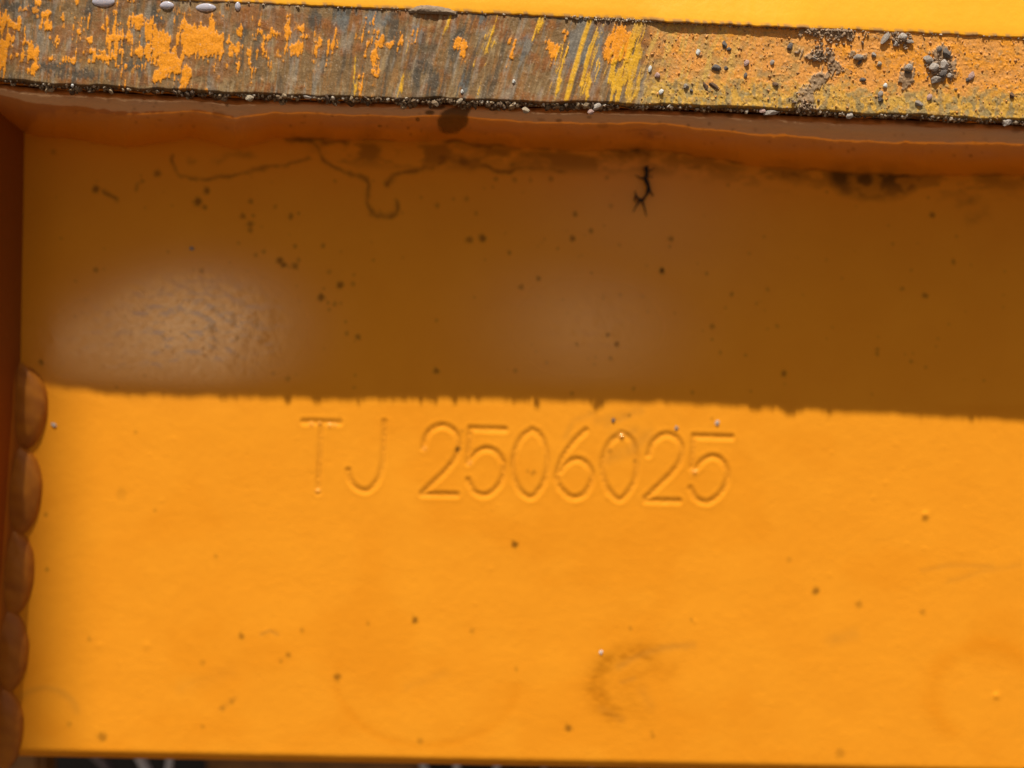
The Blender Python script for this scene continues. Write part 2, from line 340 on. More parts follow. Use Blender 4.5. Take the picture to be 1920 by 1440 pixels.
# rounded lower arris and the underside of the plate
rows = []
r0 = 17.0
for a in np.linspace(12, 90, 8):
    aa = math.radians(a); rows.append(Wp(us, EDGE(us)+r0*math.sin(aa), H[-1]-r0*(1-math.cos(aa))))
rows.append(Wp(us, EDGE(us)+r0-2, H[-1]-160)); 
for vv in (1200., 200.): rows.append(Wp(us, 0*us+vv, H[-1]-160))
P = np.concatenate([P, np.array(rows)], 0)
er = len(rows)
ext = lambda A: np.concatenate([A, np.repeat(A[-1:], er, 0)], 0)
colE, glE = ext(col), ext(gl)
N = grid_normals(P)
fo = owner[:-1, :-1]; fo = np.concatenate([fo, np.full((er, fo.shape[1]), -1)], 0)
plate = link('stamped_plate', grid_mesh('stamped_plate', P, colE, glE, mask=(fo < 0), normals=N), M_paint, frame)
seen = {}
for ci, (nm, _) in enumerate(chars):
    link(nm, grid_mesh(nm, P, colE, glE, mask=(fo == ci), normals=N), M_paint, plate)

# ------------------------------------------------------------------ worn edge of the bar above
u2 = np.concatenate([np.arange(-500, -10, 14), np.arange(-10, 1935, 1.55), np.arange(1945, 2500, 14)])
tt = np.linspace(0, 1, 112)
UU, T = np.meshgrid(u2, tt)
edge_n = 2.5*(fbm(UU/16, 0*UU, 121, 2)-0.5) + 7*(fbm(UU/55, 0*UU, 127, 2)-0.5)
top = VT(UU)-8; bot = VB(UU)+edge_n
VV = top+(bot-top)*T
lean = 0.10+0.2*smooth(500, 1000, UU)
Q = UU+lean*VV
warp = 9*(fbm(UU/18, VV/14, 131, 2)-0.5)
streak = fbm((Q+warp*0.6)/5, VV/42, 135, 3); streak2 = fbm((Q)/2.3, VV/24, 139, 2); blot = fbm(UU/34, VV/24, 143, 4); blot2 = fbm(UU/11, VV/9, 147, 3)
A_ = lambda c: lin(c)*0.86
brown, rust, darkc, tanc, blue, sand = A_((140, 107, 66)), A_((152, 92, 42)), A_((88, 78, 64)), A_((172, 142, 98)), A_((122, 122, 116)), A_((204, 152, 82))
orange, yellow, mud = A_((253, 158, 30)), A_((246, 182, 36)), A_((158, 128, 96))
cc = np.ones(UU.shape+(3,))*brown
cc = mixc(cc, rust, smooth(0.45, 0.7, blot)*0.8); cc = mixc(cc, tanc, smooth(0.48, 0.75, streak)*0.75)
ws = fbm(Q/13, VV/80, 301, 4); ws2 = fbm(Q/9, VV/60, 305, 3)
cc = mixc(cc, darkc, smooth(0.52, 0.70, ws)*0.65); cc = mixc(cc, A_((168, 152, 130)), smooth(0.56, 0.74, ws2)*0.5); cc = mixc(cc, A_((170, 112, 48)), smooth(0.6, 0.75, fbm(Q/5, VV/50, 309, 3))*0.5)
def field(lst, amp_s=1.5, amp_b=1.1):
    F = np.full(UU.shape, -9.)
    for e in lst:
        cx, cy, rx, ry = e[:4]; rot = e[4] if len(e) > 4 else 0
        F = np.maximum(F, ell(UU, VV, cx, cy, rx, ry, rot)*min(rx, ry)/9.0)
    return F*1.1 - 0.18 + amp_s*(streak-0.5)*1.8 + amp_b*(blot2-0.5)*1.8 + 2.0*(fbm(Q/3.2, VV/34, 313, 2)-0.5)+0.5*(streak2-0.5)
darkF = field([(20, 12, 24, 14), (62, 12, 12, 14), (100, 125, 50, 16), (150, 140, 60, 12), (295, 35, 16, 22), (240, 125, 30, 14), (740, 50, 18, 34, 15), (720, 75, 9, 12), (905, 30, 14, 14), (858, 75, 16, 34, 15), (872, 150, 10, 34, 12),
               (782, 140, 12, 34, 12), (812, 155, 14, 34, 12), (640, 20, 30, 12), (455, 60, 14, 20), (590, 40, 20, 24), (165, 20, 14, 16), (1010, 30, 10, 20)])
cc = mixc(cc, darkc, smooth(-0.3, 0.9, darkF)*0.85)
blueF = field([(1085, 80, 26, 70, 12), (1122, 95, 16, 60, 12), (985, 85, 20, 34, 15), (700, 35, 26, 18), (640, 45, 18, 22), (780, 60, 14, 24), (905, 45, 9, 18), (870, 165, 10, 18), (1150, 60, 10, 20)])
cc = mixc(cc, blue, smooth(-0.3, 1.0, blueF)*0.65)
rustF = field([(380, 40, 60, 24), (470, 25, 60, 16), (520, 45, 70, 22), (620, 60, 26, 20), (330, 100, 50, 40), (410, 130, 40, 26), (120, 60, 40, 20), (45, 120, 20, 16), (1000, 60, 16, 14)])
cc = mixc(cc, rust, smooth(-0.2, 1.0, rustF)*0.55)
# right hand zone: sand coloured, orange again further right
zr = smooth(-0.35, 0.45, (UU-1205)/100+1.2*(streak-0.5)+0.6*(blot2-0.5))
sandc = np.ones_like(cc)*sand
sandc = mixc(sandc, A_((236, 158, 72)), smooth(0.42, 0.62, blot+0.22*smooth(1300, 1500, UU)+0.1*smooth(1650, 1900, UU)))
sandc = mixc(sandc, A_((246, 158, 44)), smooth(0.5, 0.7, blot*0.6+0.4*blot2+0.14*smooth(1380, 1900, UU)-0.05))
sandc = mixc(sandc, A_((222, 176, 84)), smooth(0.5, 0.72, streak)*smooth(1500, 1300, UU)*0.8)
low = smooth(0.60, 0.82, T+0.35*(blot2-0.5))
sandc = mixc(sandc, A_((222, 172, 70)), low*0.8)
sandc = mixc(sandc, A_((160, 138, 92)), low*smooth(0.45, 0.6, fbm(UU/7, VV/12, 155, 3))*0.85)
sandc = mixc(sandc, A_((180, 138, 84)), smooth(0.58, 0.75, blot2)*0.6)
cc = mixc(cc, sandc, zr)
mudF = field([(1560, 62, 60, 13, 4), (1535, 102, 34, 16), (1562, 124, 16, 16), (1535, 150, 16, 30, 30), (1515, 180, 16, 22, 20), (1768, 120, 26, 36, -10), (1690, 70, 24, 12), (1705, 130, 14, 12), (1700, 150, 14, 20), (1610, 105, 14, 10), (1510, 205, 24, 10)], 0.5, 1.0)
mm = smooth(-0.1, 0.35, mudF)*zr; cc = mixc(cc, mud, mm*0.92)
orF = field([(4, 42, 14, 24), (6, 95, 10, 36, 4), (28, 46, 14, 12), (86, 28, 9, 15), (75, 50, 8, 12), (88, 46, 12, 14), (40, 103, 14, 5), (56, 97, 6, 14), (70, 92, 6, 12, 20), (100, 112, 18, 5), (130, 111, 26, 5), (107, 92, 3.5, 14), (143, 80, 3.5, 15), (155, 60, 3.5, 20, 15),
             (178, 96, 12, 7), (198, 108, 22, 7), (205, 82, 4, 26), (216, 76, 5, 30), (229, 82, 5, 36), (243, 72, 6, 12), (60, 130, 7, 7), (257, 40, 20, 14), (278, 62, 12, 18), (270, 95, 24, 14), (302, 82, 22, 30), (315, 115, 26, 36), (342, 50, 12, 20), (352, 72, 26, 26), (388, 78, 34, 34),
             (398, 46, 10, 16), (345, 142, 9, 16), (300, 142, 18, 16), (392, 128, 5, 24), (412, 92, 16, 14), (448, 62, 8, 6), (440, 94, 13, 12), (447, 118, 7, 14), (488, 52, 7, 18), (505, 68, 22, 8), (495, 95, 4, 16), (540, 58, 5, 20), (532, 85, 5, 20), (555, 90, 14, 12), (566, 55, 10, 6), (578, 66, 8, 5), (600, 90, 4, 32, 15),
             (623, 85, 6, 18, 15), (470, 130, 4, 18), (675, 74, 9, 9), (702, 80, 16, 9), (681, 115, 4, 40, 4), (700, 115, 6, 34, 4), (722, 82, 8, 7), (769, 76, 4, 16, 12), (752, 75, 5, 12), (868, 82, 13, 12), (870, 98, 5, 10), (962, 92, 4.5, 22, 8), (1036, 90, 9, 20), (1060, 70, 4, 20), (1140, 95, 12, 24), (1165, 80, 26, 36), (240, 3, 10, 5), (80, 2, 10, 5), (145, 2, 9, 5)])
fl = smooth(0.655, 0.70, 0.75*fbm(Q/7, VV/26, 321, 3)+0.25*blot2)*smooth(660, 420, UU)*smooth(0.04, 0.3, T)*smooth(0.9, 0.7, T)
pm = np.maximum(smooth(0.0, 0.16, orF), fl)*(1-zr*0.5)
cc = mixc(cc, orange, pm)
edgeo = smooth(-0.42, 0.0, orF)*(1-pm)*(1-zr); cc = mixc(cc, A_((196, 124, 40)), edgeo*0.45)
yeF = field([(898, 112, 3.5, 34, 12), (1052, 115, 4.5, 30, 12), (1108, 120, 9, 56, 13), (1190, 112, 18, 76, 8), (1165, 140, 7, 44, 10), (1150, 150, 14, 34, 8), (845, 25, 3, 18, 12), (925, 60, 3, 22, 12), (665, 130, 3, 24), (760, 130, 3, 26, 10), (1015, 40, 3, 14, 10)], 2.4, 0.5)
big = 1-dist_seg(UU, VV, [(1107, 34), (1086, 100), (1062, 186)])/5.5; yeF = np.maximum(yeF, big+0.5*(streak2-0.5))
yeF = np.maximum(yeF, 1-dist_seg(UU, VV, [(1120, 62), (1104, 110), (1090, 160)])/4.5+1.6*(streak2-0.5))
ym = smooth(-0.1, 0.5, yeF)*(1-0.6*zr); cc = mixc(cc, yellow, ym*0.9)
pits = smooth(0.70, 0.80, fbm(UU/3.4, VV/3.4, 161, 2)); cc = mixc(cc, A_((120, 80, 45)), pits*(0.2+0.12*zr)*(1-0.6*pm))
pale = smooth(0.74, 0.82, fbm(UU/2.8, VV/2.8, 167, 2)); cc = mixc(cc, A_((205, 180, 150)), pale*0.35)
grimy = smooth(9, 0, (bot-VV)+6*(blot2-0.5)); cc = mixc(cc, A_((92, 72, 50)), grimy*0.6)
HH = 218 + 9*np.clip((960-UU)/960, 0, 1) + 3*np.clip((UU-960)/960, 0, 1) + 2.4*(fbm(UU/140, VV/90, 171, 2)-0.5) + 1.5*(blot-0.5)*(1-0.4*zr) + 0.8*(streak-0.5)*(1-zr) + 0.9*(blot2-0.5) + 0.45*(streak2-0.5) + 0.7*pm + 0.4*ym
HH = HH + mm*(1.6+3.2*(fbm(UU/6, VV/6, 175, 3)-0.4)) - 0.4*pits*zr + zr*0.7*smooth(0.62, 0.8, fbm(UU/6, VV/6, 179, 2)) + low*zr*1.3*(fbm(UU/6, VV/9, 183, 2)-0.5)
HH = HH - 5*smooth(6, 0, bot-VV)
P2 = Wp(UU, VV, HH)
# underside of the bar: goes back to the plate, rising a little
k0 = (D-HH[-1])/D; X0 = (u2-960)*k0; Z0 = (720-VV[-1])*k0
und = []; uc = []
ud = fbm(u2/25, 0*u2, 191, 3)
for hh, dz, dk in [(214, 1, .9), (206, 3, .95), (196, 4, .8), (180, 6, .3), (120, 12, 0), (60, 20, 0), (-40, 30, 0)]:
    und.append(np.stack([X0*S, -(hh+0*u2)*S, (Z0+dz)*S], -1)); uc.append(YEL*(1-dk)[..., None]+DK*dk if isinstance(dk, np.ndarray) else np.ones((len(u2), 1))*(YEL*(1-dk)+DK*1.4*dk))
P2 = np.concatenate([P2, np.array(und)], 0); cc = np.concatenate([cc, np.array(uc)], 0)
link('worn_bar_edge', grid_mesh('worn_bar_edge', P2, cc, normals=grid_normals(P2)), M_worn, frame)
def strip_h(u, v):
    i = np.argmin(np.abs(u2-u)); t = (v-top[0, i])/(bot[0, i]-top[0, i]); j = int(np.clip(round(t*111), 0, 111)); return HH[j, i]

# ------------------------------------------------------------------ yellow face above the bar edge
u3 = np.concatenate([np.arange(-500, 0, 20), np.arange(0, 1930, 4), np.arange(1940, 2500, 20)])
seam = VT(u3)+2.2*(fbm(u3/16, 0*u3, 201, 3)-0.5)*2
prof = [(0, 212), (-0.3, 217), (0.4, 220), (-1.0, 221.6), (-3.2, 222.2), (-9, 222.0), (-16, 221.6), (-24, 221), (-40, 219), (-70, 215.5), (-110, 210), (-200, 199), (-360, 179), (-620, 144)]
LIP = lambda u: -2.6+6.0*smooth(1190, 1260, u)*smooth(1560, 1470, u)+1.2*smooth(1400, 1600, u)
P3 = np.stack([Wp(u3, seam+dv, h+(LIP(u3)+9*np.clip((960-u3)/960, 0, 1)+3*np.clip((u3-960)/960, 0, 1))*np.exp(dv/60)+0.6*(fbm(u3/120, 0*u3+dv/120, 205, 2)-0.5)) for dv, h in prof][::-1], 0)
c3 = np.ones(P3.shape)*(lin((254, 176, 34))*0.86); c3[..., 2] = 0.014
nz3 = fbm(u3/8, 0*u3, 209, 3)
for r_, (dv, h) in enumerate(prof[::-1]):
    if dv > -4: c3[r_] = mixc(c3[r_], A_((176, 132, 86)), smooth(0.42, 0.62, nz3)*0.9)
g3 = np.zeros(P3.shape[:2])+0.1
link('upper_face', grid_mesh('upper_face', P3, c3, g3, normals=grid_normals(P3)), M_paint, frame)

# ------------------------------------------------------------------ fillet weld under the bar
u4 = np.concatenate([np.arange(-480, 0, 16), np.arange(0, 1932, 2.6), np.arange(1940, 2480, 16)])
t4 = np.linspace(0, 1, 44)
U4, T4 = np.meshgrid(u4, t4)
vtop = 720-((720-VB(U4))*(D-218)/D+4)/((D-172)/D)
toe = TOE(U4)+6*(fbm(U4/28, 0*U4, 211, 3)-0.5)
V4 = vtop+(toe-vtop)*T4
H4 = 8+160*np.clip(1-T4**2.6, 0, 1)**1.15
H4 = H4 + (7*(fbm(U4/75, T4*1.2, 215, 3)-0.5) + 2.5*(fbm(U4/22, T4*2.2, 219, 2)-0.5))*np.sin(np.pi*np.clip(T4*0.9+0.05, 0, 1))
c4 = np.ones(U4.shape+(3,))*YEL
d4 = np.zeros_like(U4)
r4 = 1+0.5*(fbm(U4/6, V4/6, 223, 3)-0.5)
d4 = np.maximum(d4, 0.82*smooth(-0.1, 0.15, np.maximum(ell(U4, V4, 849, 226, 31, 25, -30), ell(U4, V4, 866, 205, 16, 16))+0.35*(r4-1)))
for cx, cy, rx, ry, a in [(806, 211, 12, 6, .8), (820, 200, 22, 8, .8), (712, 236, 5, 4, .6), (783, 224, 5, 5, .8), (765, 240, 4, 4, .5), (770, 252, 3, 4, .6), (790, 245, 3, 5, .5), (426, 197, 4, 4, .6), (410, 215, 18, 10, .25), (300, 225, 6, 3, .3), (1160, 206, 24, 6, .75), (1048, 226, 8, 4, .6),
                         (1015, 225, 10, 4, .4), (1105, 220, 6, 4, .45), (1130, 235, 14, 8, .3), (1420, 215, 26, 6, .7), (1290, 235, 4, 5, .4), (1330, 232, 5, 5, .4), (1820, 292, 5, 4, .5), (1905, 245, 12, 6, .4), (1600, 280, 6, 5, .3), (1235, 250, 12, 5, .25), (568, 230, 8, 3, .35), (545, 236, 4, 4, .4), (623, 217, 3, 3, .5)]:
    d4 = np.maximum(d4, a*smooth(0, 0.5, ell(U4, V4, cx, cy, rx, ry)*r4))
for _ in range(90):
    cx = rng.uniform(200, 1900); cy = VB(cx)+rng.uniform(10, 70); r = rng.uniform(1.5, 3.5)
    s_ = (np.abs(U4-cx) < 12); d4[s_] = np.maximum(d4[s_], rng.uniform(.15, .5)*np.exp(-(np.hypot(U4[s_]-cx, V4[s_]-cy)/r)**2))
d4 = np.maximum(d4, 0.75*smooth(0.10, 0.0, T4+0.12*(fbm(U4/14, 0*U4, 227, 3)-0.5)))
d4 = np.maximum(d4, 0.5*smooth(0.93, 1.0, T4)*smooth(0.45, 0.7, fbm(U4/40, 0*U4, 231, 3))*smooth(450, 600, U4))
c4 = mixc(c4, np.array([0.50, 0.25, 0.15]), 0.5*smooth(0.85, 0.5, T4)*(0.4+fbm(U4/60, V4/20, 237, 4)))
c4 = mixc(c4, DK*1.3, d4)
g4 = 0.85*(0.75+0.25*fbm(U4/50, T4*3, 235, 2))*(1-d4)*smooth(0.02, 0.2, T4)
P4 = np.concatenate([Wp(U4, V4, H4), Wp(u4, toe[-1]+1.5, 0*u4-6)[None]], 0)
c4 = np.concatenate([c4, c4[-1:]], 0); g4 = np.concatenate([g4, g4[-1:]], 0)
link('weld_seam', grid_mesh('weld_seam', P4, c4, g4, normals=grid_normals(P4)), M_paint, frame)

# ------------------------------------------------------------------ side wall at the left and its weld of overlapping beads
WH = 190.0
v5 = np.concatenate([np.arange(150, 1400, 12), [1416.]])
base = WALL(v5)
def wall_pt(du, h): return Wp(base+du, v5, 0*v5)*1 + np.array([0, -h*S, 0])
cols5 = [(0, -10), (-0.5, 30), (-1, 70), (-1.5, WH-14), (-4, WH-6), (-9, WH-1.5), (-16, WH), (-80, WH), (-160, WH), (-166, WH-5), (-170, 0), (-170, -160)]
P5 = np.stack([wall_pt(du, h) for du, h in cols5][::-1], 1)
c5 = np.ones(P5.shape)*np.array([0.27, 0.075, 0.010]); g5 = np.zeros(P5.shape[:2])  # the wall's shade is put into its colour, red-brown over yellow paint
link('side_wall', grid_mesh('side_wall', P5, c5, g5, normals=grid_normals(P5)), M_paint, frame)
def bead(vc, rv, ru, rh, seed):
    n, m = 26, 22
    a = np.linspace(-1, 1, n)[:, None]*np.ones((1, m)); b = np.linspace(0, 1, m)[None]*np.ones((n, 1))
    # quarter-round dome running out of the wall: b from plate side to wall side
    e = np.sqrt(np.clip(1-a**2, 0, 1))**0.9
    ang = b*math.pi/2
    off = ru*e*np.cos(ang)**0.75; hh = rh*e**0.8*np.sin(ang)**0.75
    vv = vc+rv*a+10*np.cos(ang)
    off = off*(1+0.10*(fbm(a*2+seed, b*2, 241, 2)-0.5)); hh = hh+4.0*(fbm(a*4+seed, b*3, 245, 3)-0.5)*np.sin(ang)
    P = Wp(WALL(vv)+off-2, vv, 0*vv) + np.stack([0*hh, -(hh-3)*S, 0*hh], -1)
    c = mixc(np.ones(P.shape)*YEL, np.ones(P.shape)*np.array([0.34, 0.10, 0.012]), 0.6+0.5*fbm(off/14+seed, vv/14, 247, 3)); g = np.zeros(P.shape[:2])+0.05  # yellow darkened to red-brown: shade of the left edge painted into the beads
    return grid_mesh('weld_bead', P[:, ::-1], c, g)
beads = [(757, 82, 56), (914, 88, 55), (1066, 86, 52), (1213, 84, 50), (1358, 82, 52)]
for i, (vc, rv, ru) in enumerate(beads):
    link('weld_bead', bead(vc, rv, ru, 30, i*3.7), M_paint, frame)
# soft toe under the beads
vt = np.arange(680, 1396, 8.0); T5 = np.linspace(0, 1, 18)
P6 = np.stack([Wp(WALL(vt)+np.interp(vt, [680, 740], [3, 36])*(1-t)-2, vt, 0*vt)+np.array([0, -(42*t**2.8-1.5)*S, 0]) for t in T5], 1)
link('weld_root', grid_mesh('weld_root', P6[:, ::-1], mixc(np.ones(P6.shape)*YEL, np.ones(P6.shape)*np.array([0.27, 0.075, 0.010]), smooth(-0.35, 0.25, T5)[None, :]*np.ones(P6.shape[:2])), np.zeros(P6.shape[:2])+0.05), M_paint, frame)  # same painted shade, deepening toward the wall corner

# ------------------------------------------------------------------ shaded parts of the frame behind and below the plate, added deck and backing
def box(name, x0, x1, y0, y1, z0, z1, mat, parent, bev=0.001):
    bm = bmesh.new(); bmesh.ops.create_cube(bm, size=1)
    for v in bm.verts: v.co = Vector(((x0+x1)/2+v.co.x*(x1-x0), (y0+y1)/2+v.co.y*(y1-y0), (z0+z1)/2+v.co.z*(z1-z0)))
    bmesh.ops.bevel(bm, geom=bm.edges[:], offset=bev, segments=2, affect='EDGES')
    me = bpy.data.meshes.new(name); bm.to_mesh(me); bm.free(); return link(name, me, mat, parent)
M_brownsteel = simple('brown_steel_paint', (0.30, 0.13, 0.03), 0.6, 300, 0.0002)  # brown-orange painted steel of crossmember and rib
M_black = simple('shade_black', (0.020, 0.016, 0.012), 0.7, 200, 0.0002)
box('dark_backing', -0.25, 0.25, 0.10, 0.106, -0.30, 0.06, M_black, frame)  # dark sheet standing in for the shade behind and below the plate
box('shade_deck', -0.25, 0.25, 0.012, 0.10, 0.03, 0.036, M_plain, frame)  # unseen deck added to keep the space behind the plate dark
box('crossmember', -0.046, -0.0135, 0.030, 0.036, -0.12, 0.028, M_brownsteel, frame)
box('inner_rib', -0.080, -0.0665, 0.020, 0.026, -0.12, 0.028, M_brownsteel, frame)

# unseen added bar: its soft shadow fades the left end of the plate
ac = Vector((float((98-960)*S), 0, float((720-1000)*S))) + SUN*1.05
box('shadow_bar', ac.x-0.16, ac.x, ac.y-0.004, ac.y+0.004, ac.z-0.35, ac.z+0.35, M_plain, frame, 0.001)

# ------------------------------------------------------------------ ground
gm, gt, gp = new_mat('pale_gravel_ground'); gco = objco(gt)
gn = noise(gt, 45, 6, 0.7, gco); gn2 = noise(gt, 2.5, 4, 0.6, gco)
gr = ramp(gt, gn.outputs[0], [(0.3, (0.06, 0.038, 0.022)), (0.7, (0.16, 0.105, 0.06))]); gr2 = ramp(gt, gn2.outputs[0], [(0.3, (0.8, 0.8, 0.78)), (0.7, (1, 1, 1))])
gt.links.new(mult(gt, gr.outputs[0], gr2.outputs[0]), gp.inputs['Base Color']); gp.inputs['Roughness'].default_value = 0.95
gt.links.new(bump(gt, gn.outputs[0], 0.01), gp.inputs['Normal'])
hm, ht, hp = new_mat('sheen_mound_stone'); hco = objco(ht); hn = noise(ht, 14, 6, 0.7, hco)
hr = ramp(ht, hn.outputs[0], [(0.3, (0.36, 0.26, 0.16)), (0.7, (0.70, 0.55, 0.38))]); ht.links.new(hr.outputs[0], hp.inputs['Base Color']); hp.inputs['Roughness'].default_value = 0.95
hx, hy = np.meshgrid(np.linspace(-3.2, 2.4, 200), np.linspace(-6.5, -1.6, 120))
hz = -0.62+1.02*np.exp(-(((hx+1.15)/0.42)**2+((hy+3.9)/1.2)**2)**1.2)+0.96*np.exp(-(((hx-0.25)/0.36)**2+((hy+4.0)/1.2)**2)**1.2)+0.08*(fbm(hx*5, hy*5, 255, 3)-0.5)
mounds = link('sheen_mounds', grid_mesh('sheen_mounds', np.stack([hx, hy, hz], -1)), hm); tag(mounds, kind='structure')  # unseen mounds added behind the camera for the glossy paint to reflect
if mounds.data.polygons[0].normal.z < 0: mounds.data.flip_normals()
n = 60; gx = np.sign(np.linspace(-1, 1, n))*np.abs(np.linspace(-1, 1, n))**3*120
GX, GY = np.meshgrid(gx, gx); GZ = -0.45+0.03*(fbm(GX*2, GY*2, 251, 3)-0.5)
g_o = link('ground', grid_mesh('ground', np.stack([GX, GY, GZ], -1)), gm); tag(g_o, kind='structure')
if g_o.data.polygons[0].normal.z < 0: g_o.data.flip_normals()

# ------------------------------------------------------------------ grit, drops, stalks
def stone_bm(seed, sub=2, flat=0.6, rough=0.6):
    r = random.Random(seed); bm = bmesh.new(); bmesh.ops.create_icosphere(bm, subdivisions=sub, radius=1)
    pl = [(Vector((r.gauss(0, 1), r.gauss(0, 1), r.gauss(0, 1))).normalized(), r.uniform(0.55, 0.9)) for _ in range(9)]
    for v in bm.verts:
        p = v.co.copy()
        for nrm, d in pl:
            e = p.dot(nrm)-d
            if e > 0: p -= nrm*e
        p *= 1+rough*0.3*(r.random()-0.5); p.y *= flat; v.co = p
    return bm
PEB = {}
def pebble_mat(kind):
    if kind not in PEB:
        c = {'dark': (0.15, 0.115, 0.09), 'grey': (0.36, 0.28, 0.21), 'white': (0.78, 0.70, 0.62), 'pink': (0.50, 0.30, 0.23), 'tan': (0.46, 0.34, 0.21), 'brown': (0.17, 0.085, 0.035), 'pale': (0.52, 0.42, 0.33), 'yellow': (0.75, 0.38, 0.06)}[kind]
        PEB[kind] = simple('grit_'+kind, c, 0.85, 4500, 0.0001, 0.4)
    return PEB[kind]
VM = {}
def grit(u, v, rx, ry, kind, label, rot=0, h=None, name='grit_pebble', cat='pebble', group='grit stuck to the worn edge', flat=0.75, sub=2):
    key = (random.randint(0, 6), kind, name)
    if key not in VM:
        bm = stone_bm(key[0]+11, sub); me = bpy.data.meshes.new(name); bm.to_mesh(me); bm.free(); me.materials.append(pebble_mat(kind)); VM[key] = me
    o = bpy.data.objects.new(name, VM[key]); C.objects.link(o)
    hh = strip_h(u, v) if h is None else h
    r = min(rx, ry)
    p = Wp(np.array(float(u)), np.array(float(v)), np.array(hh+r*flat*0.35)); o.location = p
    o.scale = (rx*S, r*flat*1.4*S, ry*S); o.rotation_euler = (0, math.radians(-rot), 0)
    return tag(o, label, cat, group)
pebs = [
 (1343,127,10,6,'dark','flat dark grey angular chip on the sandy part of the worn edge',-15),(1358,84,5,7,'dark','small dark oval pebble above the flat dark chip on the worn edge',0),(1367,92,4,4,'dark','tiny dark crumb touching the small dark oval pebble',0),
 (1309,98,4,6,'white','small upright white grain on the sandy worn edge',0),(1400,118,6,6,'pink','pinkish grey pebble left of the round grey one on the worn edge',0),(1448,117,5,5,'grey','single round grey pebble midway between the flat chip and the mud patch',0),
 (1481,88,5,8,'dark','dark upright pebble just left of the upper grey mud patch',-20),(1362,128,4,4,'dark','tiny dark crumb right of the flat dark chip',0),(1398,141,4,5,'dark','small dark crumb below the pinkish grey pebble',0),(1339,161,13,4,'brown','curved brown flake lying on the sandy worn edge',-35),
 (1324,162,4,9,'brown','thin brown sliver leaning left of the curved brown flake',25),(1454,158,7,4,'brown','small brown chip below the single round grey pebble',-30),(1287,162,5,5,'grey','grey grain near the lower left of the sandy worn edge',0),(1296,170,3.5,3.5,'dark','dark grain beside the lower left grey grain',0),
 (1219,129,4,6,'white','white grain just right of the yellow streaks on the worn edge',0),(1240,172,5.5,5,'white','bright white pebble low on the worn edge right of the yellow streaks',0),(1233,141,5,6,'pink','pink grain between the two white grains',0),
 (1610,107,9,6,'grey','grey lump between the two mud patches and the pebble cluster',0),(1612,117,6,3,'dark','dark flake under the grey lump right of the mud patch',30),(1638,103,5,5,'grey','small grey grain right of the grey lump',0),
 (1660,72,7,13,'grey','tall grey chip at the top rim left of the pale lumps',-25),(1680,82,5,6,'pale','pale grain between the tall grey chip and the pale lump at the rim',0),(1693,69,8,8,'pale','pale rounded lump at the top rim right of the tall grey chip',0),(1707,78,8,4,'grey','low grey crumb trailing right of the pale lump at the top rim',-25),
 (1704,128,8,8,'grey','grey pebble with a dark underside left of the big pebble cluster',0),(1702,135,6,3,'dark','dark chip tucked under the grey pebble left of the cluster',-10),(1762,92,6,5,'dark','black crumb at the top left of the big pebble cluster',0),(1774,100,8,9,'dark','largest black stone at the top of the big pebble cluster',0),
 (1741,112,10,7,'grey','grey slab at the left side of the big pebble cluster',-30),(1752,126,9,8,'pale','pale stone in the middle of the big pebble cluster',0),(1772,122,8,10,'pale','pale stone at the right side of the big pebble cluster',0),(1769,137,9,7,'dark','dark wedge low in the big pebble cluster',25),(1757,149,11,7,'grey','grey stone at the bottom of the big pebble cluster',20),
 (1782,142,5,5,'pale','small pale stone at the lower right of the big pebble cluster',0),(1822,142,5,9,'pink','upright pinkish sliver right of the big pebble cluster',-20),(1743,182,6,6,'pink','pinkish pebble below the big pebble cluster',0),(1722,194,9,5,'grey','grey flat pebble low on the edge below the cluster',-15),
 (1651,176,6,6,'grey','grey round pebble low on the edge, upper of two touching',0),(1652,187,5,5,'dark','dark round pebble low on the edge, lower of two touching',0),(1660,161,4,5,'white','tiny white grain above the two touching pebbles',0),(1897,179,5,6,'brown','brown pebble near the right end of the worn edge',0),
 (1649,120,5,5,'tan','tan pebble between the mud patch and the pebble cluster',0),(1618,149,6,4,'dark','small dark fleck below the grey lump',0),(1527,109,6,6,'grey','round pebble embedded in the lower grey mud patch',0),(1815,150,4,4,'dark','dark crumb beside the pinkish sliver',0),
 (1430,208,7,5,'pink','pink pebble hanging at the lower rim of the worn edge',-30),(1447,211,15,5,'pale','long pale flake hanging at the lower rim beside the pink pebble',8),(1593,217,8,6,'pale','pale chip hanging at the lower rim right of centre',10),(1890,229,10,6,'pale','pale lump hanging at the lower rim near the right end',30),
 (1120,200,9,6,'pale','whitish lump on the lower rim below the yellow streaks',35),(1108,210,6,5,'pink','pinkish crumb hanging below the whitish lump on the rim',0),(985,207,8,6,'tan','tan crumb hanging below the middle of the lower rim',0),(863,188,7,6,'tan','tan crumb on the lower rim above the dark oval stain',0),
 (867,172,3,4,'white','tiny white grain above the dark oval stain',0),(964,153,3,4,'white','tiny white grain on the brown middle of the worn edge',0),(468,184,8,6,'tan','tan crumb hanging at the lower rim left of centre',0),(576,181,10,5,'pale','pale flat crumb at the lower rim right of the orange patches',0),
 (136,160,3,4,'white','tiny white grain at the lower rim near the left end',0),
]
for u, v, rx, ry, kd, lb, rot in pebs: grit(u, v, rx, ry, kd, lb, rot)
def plate_h(u, v): return H[np.argmin(np.abs(vs-v)), np.argmin(np.abs(us-u))]
